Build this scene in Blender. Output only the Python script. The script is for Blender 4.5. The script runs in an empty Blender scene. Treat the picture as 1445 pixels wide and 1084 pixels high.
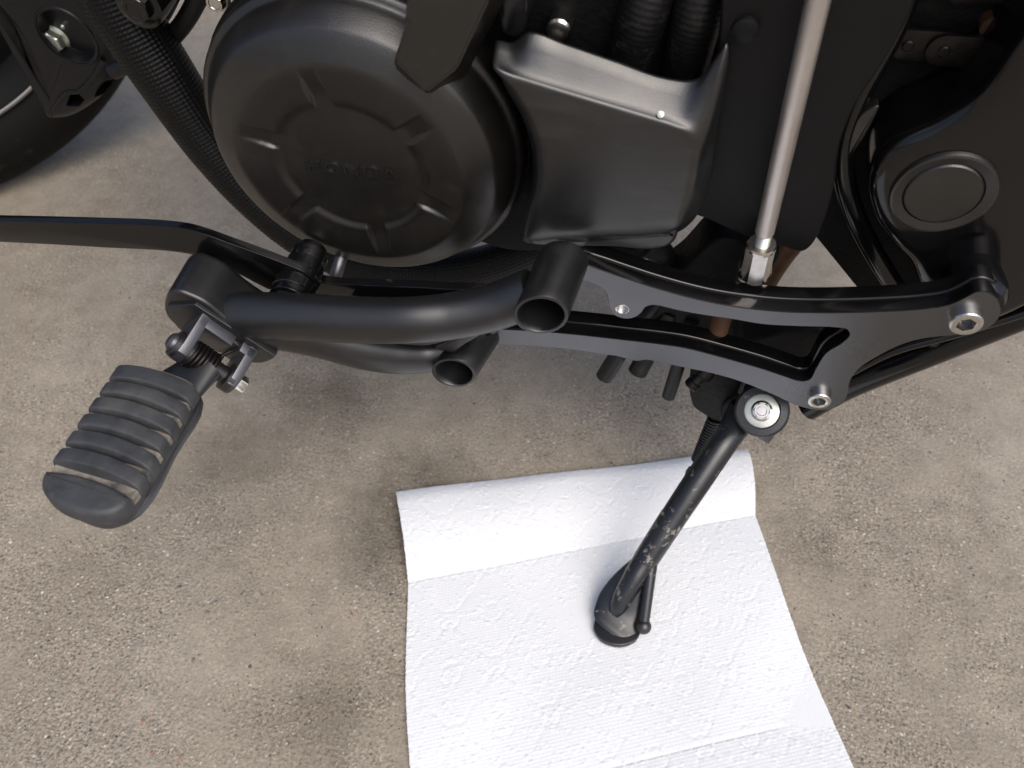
import bpy, bmesh, math, random
import numpy as np
from mathutils import Vector, Matrix

random.seed(7); rng = np.random.default_rng(11)
scn = bpy.context.scene
col = scn.collection
R_ = math.radians

# ------------------------------------------------------------------ camera
FPX = 1170.0; W0, H0 = 1445.0, 1084.0; CX, CY = 722.5, 542.0
LEAN = R_(8.0)                                   # the machine leans on its side stand
CAM = Vector((-0.01817911, -0.56609666, 0.55))
AX = Vector((0.98043201, 0.1416993, -0.13665423))    # world x (rearward) in camera coords (right, down, forward)
AY = Vector((0.196858, -0.70571952, 0.68059304))     # world y (into the machine)
AZ = Vector((0.0, -0.69430, -0.71969))
AZ = AX.cross(AY).normalized()
cd = bpy.data.cameras.new('camera'); cam = bpy.data.objects.new('camera', cd); col.objects.link(cam)
cd.sensor_fit = 'HORIZONTAL'; cd.sensor_width = 36.0; cd.lens = 36.0 * FPX / W0
cd.clip_start = 0.02; cd.clip_end = 200.0
cd.dof.use_dof = True; cd.dof.focus_distance = 0.50; cd.dof.aperture_fstop = 9.0
right = Vector((AX.x, AY.x, AZ.x)); down = Vector((AX.y, AY.y, AZ.y)); fwd = Vector((AX.z, AY.z, AZ.z))
cam.matrix_world = Matrix(((right.x, -down.x, -fwd.x, CAM.x), (right.y, -down.y, -fwd.y, CAM.y), (right.z, -down.z, -fwd.z, CAM.z), (0, 0, 0, 1)))
scn.camera = cam
scn.render.resolution_x = 1024; scn.render.resolution_y = 768

# ------------------------------------------------------------------ light
SUN_EL, SUN_AZ = R_(52), R_(205)                 # soft bright-overcast light from behind the camera
wd = bpy.data.worlds.new('World'); scn.world = wd; wd.use_nodes = True
nt = wd.node_tree; nt.nodes.clear()
sky = nt.nodes.new('ShaderNodeTexSky'); sky.sky_type = 'NISHITA'; sky.sun_disc = False
sky.sun_elevation = SUN_EL; sky.sun_rotation = R_(145); sky.air_density = 0.8; sky.dust_density = 5.0; sky.ozone_density = 1.0
bg = nt.nodes.new('ShaderNodeBackground'); bg.inputs['Strength'].default_value = 0.15
wo = nt.nodes.new('ShaderNodeOutputWorld')
nt.links.new(sky.outputs[0], bg.inputs[0]); nt.links.new(bg.outputs[0], wo.inputs[0])
sd = bpy.data.lights.new('sun', 'SUN'); sd.energy = 1.15; sd.angle = R_(55); sd.color = (0.95, 0.98, 1.0)
sun = bpy.data.objects.new('sun', sd); col.objects.link(sun)
sdir = Vector((0.574 * math.cos(SUN_EL), -0.819 * math.cos(SUN_EL), math.sin(SUN_EL)))
sun.rotation_euler = sdir.to_track_quat('Z', 'Y').to_euler()
scn.view_settings.view_transform = 'Standard'; scn.view_settings.look = 'None'
scn.view_settings.exposure = 0.22; scn.view_settings.gamma = 1.0

# ------------------------------------------------------------------ pixel -> place
cl, sl = math.cos(LEAN), math.sin(LEAN)
def w2l(p): return Vector((p[0], cl * p[1] + sl * p[2], -sl * p[1] + cl * p[2]))
def ray(px, py):
    d = Vector(((px - CX) / FPX, (py - CY) / FPX, 1.0))
    return Vector((AX.dot(d), AY.dot(d), AZ.dot(d)))
CAML = w2l(CAM)
def W(px, py, s):
    """point of the pixel's ray on the machine's lateral plane s metres left of its middle (machine coordinates)"""
    d = w2l(ray(px, py)); return CAML + d * ((-s - CAML.y) / d.y)
def G(px, py, z=0.0):
    d = ray(px, py); return CAM + d * ((z - CAM.z) / d.z)
def GL(px, py, z=0.0): return w2l(G(px, py, z))

# ------------------------------------------------------------------ materials
def mat(name, base, rough=0.5, metal=0.0, coat=0.0, spec=0.5, var=0.0, vscale=60, bump=0.0, bscale=900, rvar=0.0, dust=None, bdist=0.0006):
    m = bpy.data.materials.new(name); m.use_nodes = True
    t = m.node_tree; n = t.nodes; l = t.links; p = n['Principled BSDF']
    p.inputs['Base Color'].default_value = (*base, 1); p.inputs['Roughness'].default_value = rough
    p.inputs['Metallic'].default_value = metal; p.inputs['Coat Weight'].default_value = coat
    p.inputs['Coat Roughness'].default_value = 0.08; p.inputs['Specular IOR Level'].default_value = spec
    tc = n.new('ShaderNodeTexCoord')
    def noise(sc, det=4, ro=.6):
        x = n.new('ShaderNodeTexNoise'); x.inputs['Scale'].default_value = sc; x.inputs['Detail'].default_value = det
        x.inputs['Roughness'].default_value = ro; l.new(tc.outputs['Object'], x.inputs['Vector']); return x
    cur = None
    if var:
        x = noise(vscale); r = n.new('ShaderNodeValToRGB')
        r.color_ramp.elements[0].position = .3; r.color_ramp.elements[1].position = .7
        r.color_ramp.elements[0].color = (*[c * (1 - var) for c in base], 1); r.color_ramp.elements[1].color = (*[c * (1 + var) for c in base], 1)
        l.new(x.outputs['Fac'], r.inputs['Fac']); cur = r.outputs['Color']
    if dust:
        dc, amt, dsc, lo, hi = dust
        x = noise(dsc, 8, .7); r = n.new('ShaderNodeMapRange'); r.inputs['From Min'].default_value = lo; r.inputs['From Max'].default_value = hi
        r.inputs['To Max'].default_value = amt; r.clamp = True; l.new(x.outputs['Fac'], r.inputs['Value'])
        mx = n.new('ShaderNodeMix'); mx.data_type = 'RGBA'; l.new(r.outputs[0], mx.inputs['Factor'])
        if cur: l.new(cur, mx.inputs[6])
        else: mx.inputs[6].default_value = (*base, 1)
        mx.inputs[7].default_value = (*dc, 1); cur = mx.outputs[2]
    if cur: l.new(cur, p.inputs['Base Color'])
    if rvar:
        x = noise(35, 6, .65); r = n.new('ShaderNodeMapRange'); r.inputs['From Min'].default_value = .3; r.inputs['From Max'].default_value = .7
        r.inputs['To Min'].default_value = max(0.02, rough - rvar); r.inputs['To Max'].default_value = rough + rvar
        l.new(x.outputs['Fac'], r.inputs['Value']); l.new(r.outputs[0], p.inputs['Roughness'])
    if bump:
        x = noise(bscale, 3); b = n.new('ShaderNodeBump'); b.inputs['Strength'].default_value = bump; b.inputs['Distance'].default_value = bdist
        l.new(x.outputs['Fac'], b.inputs['Height']); l.new(b.outputs[0], p.inputs['Normal'])
    return m

def streaks(m, sc, col_, amt, lo, hi, rotz=.2):
    t = m.node_tree; n = t.nodes; l = t.links; p = n['Principled BSDF']; tc = n.new('ShaderNodeTexCoord'); mp = n.new('ShaderNodeMapping'); mp.inputs['Scale'].default_value = sc; mp.inputs['Rotation'].default_value = (0, rotz, 0)
    x = n.new('ShaderNodeTexNoise'); x.inputs['Scale'].default_value = 1; x.inputs['Detail'].default_value = 7; x.inputs['Roughness'].default_value = .6; l.new(tc.outputs['Object'], mp.inputs[0]); l.new(mp.outputs[0], x.inputs['Vector'])
    r = n.new('ShaderNodeMapRange'); r.inputs['From Min'].default_value = lo; r.inputs['From Max'].default_value = hi; r.inputs['To Max'].default_value = amt; l.new(x.outputs['Fac'], r.inputs['Value'])
    mx = n.new('ShaderNodeMix'); mx.data_type = 'RGBA'; l.new(r.outputs[0], mx.inputs['Factor']); src = p.inputs['Base Color']
    if src.is_linked: l.new(src.links[0].from_socket, mx.inputs[6])
    else: mx.inputs[6].default_value = src.default_value
    mx.inputs[7].default_value = (*col_, 1); l.new(mx.outputs[2], p.inputs['Base Color'])
M = {}
M['cover'] = mat('cast_black_paint', (.0068, .0060, .0052), .33, spec=.8, var=.12, vscale=25, bump=.22, bscale=1300, rvar=.05, dust=((.09, .08, .07), .25, 300, .66, .8))
M['plastic'] = mat('satin_black_plastic', (.0065, .0068, .0073), .34, spec=.85, var=.15, vscale=18, bump=.10, bscale=1100, rvar=.05, dust=((.10, .10, .10), .15, 130, .62, .78))
M['gloss'] = mat('gloss_black_paint', (.003, .003, .0032), .15, coat=.1, spec=.45, rvar=.04, dust=((.12, .12, .12), .12, 420, .68, .8))
M['plate'] = mat('anodised_black', (.15, .154, .165), .30, metal=1.0, rvar=.05, bump=.06, bscale=1500, dust=((.14, .14, .14), .2, 520, .68, .8))
M['powder'] = mat('powder_coat_black', (.0065, .0067, .0072), .37, spec=.8, rvar=.04, bump=.12, bscale=1600, dust=((.16, .16, .16), .3, 700, .70, .8))
M['clevis'] = mat('worn_black_steel', (.125, .125, .135), .40, metal=.85, rvar=.08, bump=.1, bscale=800)
M['rubber'] = mat('grey_black_rubber', (.042, .044, .047), .55, spec=.5, var=.35, vscale=70, bump=.3, bscale=700, rvar=.08, dust=((.13, .12, .105), .35, 160, .58, .75))
M['dusty'] = mat('dusty_rubber', (.20, .18, .15), .85, var=.4, vscale=120, bump=.4, bscale=800, dust=((.035, .036, .038), .9, 70, .52, .66))
M['hose'] = mat('hose_rubber', (.005, .005, .0056), .42, spec=.4, bump=.3, bscale=600, rvar=.08, dust=((.09, .085, .075), .35, 90, .55, .75))
M['braid'] = mat('braided_sleeve', (.002, .0021, .0023), .46, rvar=.1, spec=.3)
M['steel'] = mat('bright_steel', (.62, .60, .57), .24, metal=1.0, rvar=.08, var=.12, vscale=150)
M['zinc'] = mat('zinc_washer', (.50, .52, .46), .38, metal=.85, rvar=.1, var=.15, vscale=90, bump=.1, bscale=500)
M['rod'] = mat('brushed_aluminium_rod', (.60, .56, .53), .40, metal=.9, rvar=.06, var=.08, vscale=40)
M['dark'] = mat('sooty_black_casting', (.0025, .0025, .0025), .6, spec=.2, bump=.4, bscale=250, bdist=.002, var=.4, vscale=60)
M['tan'] = mat('copper_brown_pipe', (.075, .036, .018), .55, metal=.2, var=.3, vscale=90)
M['tyre'] = mat('tyre_rubber', (.005, .0048, .0045), .65, spec=.15, bump=.3, bscale=200, bdist=.001, dust=((.06, .05, .035), .4, 60, .58, .75))
M['stand'] = mat('stand_paint', (.012, .0135, .016), .30, spec=.6, rvar=.08, bump=.1, bscale=700, dust=((.20, .185, .165), .75, 120, .60, .66))
M['standworn'] = mat('scuffed_stand_paint', (.012, .0135, .016), .30, spec=.6, rvar=.08, bump=.1, bscale=700, dust=((.24, .215, .185), .9, 140, .545, .60))
M['fork'] = mat('fork_black', (.004, .0045, .006), .36, spec=.35, rvar=.05, var=.2, vscale=30, dust=((.1, .1, .1), .25, 200, .6, .8))
M['rim'] = mat('machined_rim_lip', (.45, .45, .46), .3, metal=.95)
M['wheel'] = mat('black_wheel_paint', (.003, .0032, .004), .6, spec=.12)
M['chain'] = mat('oily_chain', (.022, .019, .018), .38, metal=.8, var=.4, vscale=200)

streaks(M['plastic'], (14, 40, 90), (.030, .030, .031), .5, .52, .75, .25)
streaks(M['cover'], (60, 60, 60), (.020, .0175, .0145), .6, .52, .75)
streaks(M['powder'], (90, 90, 90), (.03, .03, .03), .35, .58, .75)
streaks(M['rubber'], (25, 25, 40), (.12, .113, .10), .55, .50, .70)
# ------------------------------------------------------------------ mesh helpers
def finish(name, bm, m, parent, smooth=True, ang=38, label=None):
    bmesh.ops.remove_doubles(bm, verts=bm.verts, dist=1e-6)
    bmesh.ops.recalc_face_normals(bm, faces=bm.faces)
    me = bpy.data.meshes.new(name); bm.to_mesh(me); bm.free()
    for p in me.polygons: p.use_smooth = smooth
    if smooth: me.set_sharp_from_angle(angle=R_(ang))
    o = bpy.data.objects.new(name, me); col.objects.link(o)
    me.materials.append(M[m] if isinstance(m, str) else m)
    if parent is not None: o.parent = parent
    if label: o['label'] = label
    return o

def rings(name, rs, m, parent, caps=(True, True), closed=False, ang=38, label=None, bm=None):
    """skin a list of vertex rings"""
    own = bm is None
    if own: bm = bmesh.new()
    vs = [[bm.verts.new(p) for p in r] for r in rs]
    n = len(rs[0]); K = len(rs)
    for i in range(K if closed else K - 1):
        a, b = vs[i], vs[(i + 1) % K]
        for j in range(n):
            k = (j + 1) % n
            try: bm.faces.new((a[j], a[k], b[k], b[j]))
            except ValueError: pass
    if not closed:
        if caps[0]: bm.faces.new(vs[0][::-1])
        if caps[1]: bm.faces.new(vs[-1])
    if own: return finish(name, bm, m, parent, True, ang, label)

def basis(a, hint=None):
    a = Vector(a).normalized()
    h = Vector(hint) if hint else (Vector((0, 0, 1)) if abs(a.z) < .8 else Vector((1, 0, 0)))
    u = (h - a * h.dot(a)).normalized(); return a, u, a.cross(u)

def lathe(name, c, axis, prof, m, parent, seg=48, caps=(True, True), ang=30, label=None, bm=None, poly=None):
    """prof: (radius, distance along axis)"""
    a, u, v = basis(axis); c = Vector(c); rs = []
    for r, h in prof:
        rs.append([c + a * h + (u * math.cos(2 * math.pi * j / seg) + v * math.sin(2 * math.pi * j / seg)) * max(r, 1e-5) for j in range(seg)])
    return rings(name, rs, m, parent, caps, False, ang, label, bm)

def hexring(c, a, u, v, R, n=24):
    out = []
    for j in range(n):
        t = 2 * math.pi * j / n; k = (t % (math.pi / 3)) - math.pi / 6
        r = R * math.cos(math.pi / 6) / math.cos(k); out.append(c + (u * math.cos(t) + v * math.sin(t)) * r)
    return out
def circ(c, u, v, r, n=24): return [c + (u * math.cos(2 * math.pi * j / n) + v * math.sin(2 * math.pi * j / n)) * r for j in range(n)]
def socket_bolt(name, c, axis, r, h, parent, m='steel', label=None):
    a, u, v = basis(axis); c = Vector(c); ch = r * .14
    rs = [circ(c, u, v, r), circ(c + a * (h - ch), u, v, r), circ(c + a * (h - ch * .3), u, v, r - ch * .35), circ(c + a * h, u, v, r - ch * 1.1),
          circ(c + a * h, u, v, r * .66), hexring(c + a * (h - .0003), a, u, v, r * .60), hexring(c - a * (h * .4), a, u, v, r * .58), circ(c - a * (h * .5), u, v, r * .05)]
    return rings(name, rs, m, parent, ang=25, label=label)
def hex_bolt(name, c, axis, R, h, parent, m='steel', flange=None, label=None):
    a, u, v = basis(axis); c = Vector(c); rs = []
    if flange: rs += [circ(c, u, v, flange), circ(c + a * h * .12, u, v, flange), circ(c + a * h * .25, u, v, R * 1.02)]
    rs += [hexring(c + a * h * (.25 if flange else 0), a, u, v, R), hexring(c + a * h * .9, a, u, v, R), circ(c + a * h, u, v, R * .84), circ(c + a * h, u, v, R * .62), circ(c + a * h * .94, u, v, R * .55)]
    return rings(name, rs, m, parent, ang=25, label=label)

def hermite(pts, closed=True, n=6):
    """smooth outline; a third entry of 1 marks a corner"""
    P = [Vector((p[0], p[1])) for p in pts]; sh = [len(p) > 2 and p[2] for p in pts]; N = len(P); out = []
    for i in range(N if closed else N - 1):
        a, b = P[i], P[(i + 1) % N]; L = (b - a).length
        def tan(k, sgn):
            k %= N
            if sh[k] or (not closed and k in (0, N - 1)): return (b - a)
            p0, p2 = P[(k - 1) % N], P[(k + 1) % N]; l0, l1 = (P[k] - p0).length, (p2 - P[k]).length
            t = ((P[k] - p0) / max(l0, 1e-6) + (p2 - P[k]) / max(l1, 1e-6)) / 2
            return t * L
        ta, tb = tan(i, 1), tan(i + 1, -1); q = max(1, min(n, int(L / 3) + 1)) if sh[i] and sh[(i + 1) % N] else n
        if sh[i] and sh[(i + 1) % N]: q = 1
        for k in range(q):
            t = k / q; h00 = 2 * t**3 - 3 * t**2 + 1; h10 = t**3 - 2 * t**2 + t; h01 = -2 * t**3 + 3 * t**2; h11 = t**3 - t**2
            out.append(a * h00 + ta * h10 + b * h01 + tb * h11)
    if not closed: out.append(P[-1])
    return out

def prism(name, loop, off, m, parent, bev=0.0, bevb=None, seg=3, ang=30, label=None):
    """extrude a 3-D loop by vector off, rounding the front (and back) rim"""
    bm = bmesh.new(); n = len(loop); off = Vector(off)
    f = [bm.verts.new(p) for p in loop]; b = [bm.verts.new(Vector(p) + off) for p in loop]
    bm.faces.new(f); bm.faces.new(b[::-1])
    for i in range(n): bm.faces.new((f[i], b[i], b[(i + 1) % n], f[(i + 1) % n]))
    bm.verts.ensure_lookup_table()
    bmesh.ops.recalc_face_normals(bm, faces=bm.faces)
    def rim(vv):
        s = set(vv); return [e for e in bm.edges if e.verts[0] in s and e.verts[1] in s]
    fe, be = rim(f), rim(b)
    if bev: bmesh.ops.bevel(bm, geom=fe, offset=bev, segments=seg, profile=.5, affect='EDGES', clamp_overlap=False)
    if bevb: 
        be = [e for e in be if e.is_valid]
        bmesh.ops.bevel(bm, geom=be, offset=bevb, segments=seg, profile=.5, affect='EDGES', clamp_overlap=False)
    return finish(name, bm, m, parent, True, ang, label)

def ext(name, pts, s0, depth, m, parent, bev=.0015, bevb=None, n=6, seg=3, ang=30, label=None):
    loop = [W(p.x, p.y, s0) for p in hermite(pts, True, n)]
    return prism(name, loop, (0, depth, 0), m, parent, bev, bevb, seg, ang, label)

def path3(pts, n=8):
    """smooth 3-D path through points (Catmull-Rom)"""
    P = [Vector(p) for p in pts]; out = []
    for i in range(len(P) - 1):
        p0 = P[i - 1] if i else P[0] * 2 - P[1]; p1, p2 = P[i], P[i + 1]; p3 = P[i + 2] if i + 2 < len(P) else P[-1] * 2 - P[-2]
        for k in range(n):
            t = k / n; out.append(.5 * ((2 * p1) + (p2 - p0) * t + (2 * p0 - 5 * p1 + 4 * p2 - p3) * t * t + (3 * p1 - p0 - 3 * p2 + p3) * t**3))
    out.append(P[-1]); return out
def lerp_list(v, N):
    xs = np.linspace(0, len(v) - 1, N); return np.interp(xs, range(len(v)), v)
def sweep(name, pts, rad, m, parent, n=8, seg=24, rad2=None, hint=(0, 1, 0), caps=(True, True), ang=50, mod=None, label=None, bm=None, raw=False):
    path = pts if raw else path3(pts, n); N = len(path)
    r1 = lerp_list(rad, N) if isinstance(rad, (list, tuple)) else [rad] * N
    r2 = (lerp_list(rad2, N) if isinstance(rad2, (list, tuple)) else [rad2] * N) if rad2 is not None else r1
    rs = []; u = None; dist = 0
    for i, p in enumerate(path):
        t = (path[min(i + 1, N - 1)] - path[max(i - 1, 0)]).normalized()
        if u is None: u = Vector(hint)
        u = (u - t * u.dot(t)).normalized(); v = t.cross(u)
        if i: dist += (p - path[i - 1]).length
        ring = []
        for j in range(seg):
            th = 2 * math.pi * j / seg; k = mod(dist, th) if mod else 0
            ring.append(p + u * math.cos(th) * (r2[i] + k) + v * math.sin(th) * (r1[i] + k))
        rs.append(ring)
    return rings(name, rs, m, parent, caps, False, ang, label, bm)

def thread_prof(r, L, pitch, depth):
    out = []; k = 0.0
    while k < L: out += [(r, k), (r - depth, k + pitch / 2)]; k += pitch
    out.append((r, L)); return out

def cut(o, cutters):
    for c in cutters:
        md = o.modifiers.new('b', 'BOOLEAN'); md.operation = 'DIFFERENCE'; md.object = c; md.solver = 'EXACT'
    dg = bpy.context.evaluated_depsgraph_get(); me = bpy.data.meshes.new_from_object(o.evaluated_get(dg))
    o.modifiers.clear(); me.set_sharp_from_angle(angle=R_(30)); o.data = me
    for c in cutters: bpy.data.objects.remove(c)

def tag(o, label=None, cat=None, kind=None):
    if label: o['label'] = label
    if cat: o['category'] = cat
    if kind: o['kind'] = kind

OUT = Vector((0, -1, 0)); INN = Vector((0, 1, 0))

# ================================================================== GROUND
def ground_material():
    m = bpy.data.materials.new('weathered_concrete'); m.use_nodes = True
    t = m.node_tree; n = t.nodes; l = t.links; p = n['Principled BSDF']; tc = n.new('ShaderNodeTexCoord')
    def N(sc, det=6, ro=.6, dist=0):
        x = n.new('ShaderNodeTexNoise'); x.inputs['Scale'].default_value = sc; x.inputs['Detail'].default_value = det; x.inputs['Roughness'].default_value = ro
        x.inputs['Distortion'].default_value = dist; l.new(tc.outputs['Object'], x.inputs['Vector']); return x.outputs['Fac']
    def V(sc, rnd=1.0):
        x = n.new('ShaderNodeTexVoronoi'); x.inputs['Scale'].default_value = sc; x.inputs['Randomness'].default_value = rnd; l.new(tc.outputs['Object'], x.inputs['Vector']); return x
    def ramp(f, st):
        r = n.new('ShaderNodeValToRGB'); e = r.color_ramp.elements
        while len(e) < len(st): e.new(.5)
        for k, (pos, c) in enumerate(st): e[k].position = pos; e[k].color = (*c, 1)
        l.new(f, r.inputs[0]); return r.outputs[0]
    def mix(f, a, b, bt='MIX'):
        x = n.new('ShaderNodeMix'); x.data_type = 'RGBA'; x.blend_type = bt
        if isinstance(f, (int, float)): x.inputs['Factor'].default_value = f
        else: l.new(f, x.inputs['Factor'])
        for i, q in ((6, a), (7, b)):
            if isinstance(q, tuple): x.inputs[i].default_value = (*q, 1)
            else: l.new(q, x.inputs[i])
        return x.outputs[2]
    def mr(f, a, b, c=0, d=1):
        x = n.new('ShaderNodeMapRange'); x.inputs['From Min'].default_value = a; x.inputs['From Max'].default_value = b; x.inputs['To Min'].default_value = c; x.inputs['To Max'].default_value = d
        l.new(f, x.inputs['Value']); return x.outputs[0]
    def mth(op, a, b):
        x = n.new('ShaderNodeMath'); x.operation = op
        for i, q in enumerate((a, b)):
            if isinstance(q, (int, float)): x.inputs[i].default_value = q
            else: l.new(q, x.inputs[i])
        return x.outputs[0]
    base = ramp(N(4.5, 8, .62, .3), [(.26, (.250, .214, .165)), (.52, (.305, .266, .210)), (.78, (.372, .331, .270))])
    mid = ramp(N(38, 8, .7), [(.30, (.80, .79, .78)), (.5, (1, 1, 1)), (.7, (1.16, 1.15, 1.14))])
    c = mix(1.0, base, mid, 'MULTIPLY')
    grain = ramp(N(420, 3, .7), [(.32, (.44, .43, .42)), (.5, (1, 1, 1)), (.68, (1.45, 1.43, 1.39))])
    worn = mr(N(7.5, 6, .6), .42, .60, .35, 1.0)             # more exposed sand where worn
    c = mix(worn, c, mix(1.0, c, grain, 'MULTIPLY'))
    v = V(410)                                               # exposed aggregate, each grain its own colour
    sepc = n.new('ShaderNodeSeparateColor'); l.new(v.outputs['Color'], sepc.inputs[0])
    rad = mth('ADD', mth('MULTIPLY', sepc.outputs[2], .30), .16)
    inside = mth('LESS_THAN', v.outputs['Distance'], rad)
    aggc = ramp(sepc.outputs[0], [(0, (.075, .072, .07)), (.20, (.13, .125, .12)), (.27, (.25, .21, .17)), (.52, (.36, .31, .255)), (.70, (.48, .43, .37)), (.90, (.55, .50, .44)), (.945, (.32, .12, .065)), (.975, (.68, .65, .60))])
    show = mth('GREATER_THAN', sepc.outputs[1], .50)
    f1 = mth('MULTIPLY', mth('MULTIPLY', inside, show), mth('MULTIPLY', worn, .85))
    c = mix(f1, c, aggc)
    v2 = V(95); s2 = n.new('ShaderNodeSeparateColor'); l.new(v2.outputs['Color'], s2.inputs[0])   # rarer larger stones
    ns = n.new('ShaderNodeTexNoise'); ns.inputs['Scale'].default_value = 260; l.new(tc.outputs['Object'], ns.inputs['Vector'])
    d2 = mth('ADD', v2.outputs['Distance'], mth('MULTIPLY', ns.outputs['Fac'], .35))
    in2 = mth('LESS_THAN', d2, mth('ADD', mth('MULTIPLY', s2.outputs[2], .26), .16))
    f2 = mth('MULTIPLY', mth('MULTIPLY', in2, mth('GREATER_THAN', s2.outputs[1], .84)), .5)
    stone = ramp(s2.outputs[0], [(0, (.13, .13, .135)), (.4, (.22, .21, .20)), (.75, (.36, .325, .285)), (1, (.44, .40, .36))])
    c = mix(f2, c, stone)
    # dark stains and soft darker patches
    for (px, py, rr, dark) in ((600, 735, .085, .42), (330, 640, .05, .72), (470, 560, .06, .70), (455, 1010, .05, .75), (1150, 760, .05, .8)):
        g = G(px, py)
        vm = n.new('ShaderNodeVectorMath'); vm.operation = 'DISTANCE'; l.new(tc.outputs['Object'], vm.inputs[0]); vm.inputs[1].default_value = g
        dd = mth('ADD', vm.outputs['Value'], mth('MULTIPLY', mth('SUBTRACT', N(22, 6, .7), .5), rr * 1.6))
        f = mr(dd, rr, rr * .15, 0, 1); c = mix(f, c, mix(1.0, c, (dark, dark * .99, dark * .96), 'MULTIPLY'))
    l.new(c, p.inputs['Base Color'])
    l.new(mr(N(60), .3, .7, .62, .9), p.inputs['Roughness']); p.inputs['Specular IOR Level'].default_value = .35
    h = mth('ADD', mth('MULTIPLY', N(420, 3, .7), .8), mth('MULTIPLY', N(90, 5, .6), 1.2))
    h = mth('ADD', h, mth('MULTIPLY', mth('MULTIPLY', mth('SUBTRACT', .4, v.outputs['Distance']), show), 1.0))
    b = n.new('ShaderNodeBump'); b.inputs['Distance'].default_value = .0011; l.new(h, b.inputs['Height']); l.new(mr(worn, .35, 1, .4, .95), b.inputs['Strength'])
    l.new(b.outputs[0], p.inputs['Normal'])
    return m
bm = bmesh.new(); S = 40
vs = [bm.verts.new(v) for v in ((-S, -S, 0), (S, -S, 0), (S, S, 0), (-S, S, 0))]; bm.faces.new(vs)
ground = finish('ground', bm, ground_material(), None, False); tag(ground, 'weathered sandy grey-brown concrete floor with exposed small aggregate', 'ground', 'structure')

def grain_field():
    """loose sand grains and chips lying proud of the concrete"""
    ico = bmesh.new(); bmesh.ops.create_icosphere(ico, subdivisions=1, radius=1); tv = np.array([v.co[:] for v in ico.verts]); tf = np.array([[v.index for v in f.verts] for f in ico.faces]); ico.free()
    V, Fc, Cc = [], [], []
    pal = np.array([(.09, .085, .08), (.16, .145, .125), (.30, .265, .22), (.40, .36, .31), (.55, .52, .47), (.30, .12, .07)]); pw = [.30, .26, .26, .12, .025, .035]
    n = 5200; k = 0
    for i in range(n):
        px, py = rng.uniform(-60, 1500), rng.uniform(80, 1130); g = G(px, py)
        if (g - CAM).length > 1.1: continue
        r = min(.00048 * math.exp(rng.normal(0, .45)), .0016)
        s = np.array([r * rng.uniform(.8, 1.5), r * rng.uniform(.6, 1.1), r * rng.uniform(.35, .6)]); a = rng.uniform(0, 6.28)
        q = tv * s * (1 + rng.uniform(-.2, .2, (len(tv), 1))); q = np.c_[q[:, 0] * math.cos(a) - q[:, 1] * math.sin(a), q[:, 0] * math.sin(a) + q[:, 1] * math.cos(a), q[:, 2]]
        V.append(q + np.array([g.x, g.y, s[2] * .15])); Fc.append(tf + k * len(tv)); Cc.append(np.tile(np.r_[pal[rng.choice(6, p=pw)], 1], (len(tv), 1))); k += 1
    V = np.concatenate(V); Fc = np.concatenate(Fc); Cc = np.concatenate(Cc)
    me = bpy.data.meshes.new('loose_grit'); me.from_pydata(V.tolist(), [], Fc.tolist())
    ca = me.color_attributes.new('grain', 'FLOAT_COLOR', 'POINT'); ca.data.foreach_set('color', Cc.ravel().astype(np.float32))
    o = bpy.data.objects.new('loose_grit', me); col.objects.link(o)
    m = bpy.data.materials.new('grit'); m.use_nodes = True; p = m.node_tree.nodes['Principled BSDF']; at = m.node_tree.nodes.new('ShaderNodeAttribute'); at.attribute_name = 'grain'
    m.node_tree.links.new(at.outputs['Color'], p.inputs['Base Color']); p.inputs['Roughness'].default_value = .7; me.materials.append(m)
    o.parent = ground; o['kind'] = 'stuff'
grain_field()

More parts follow.
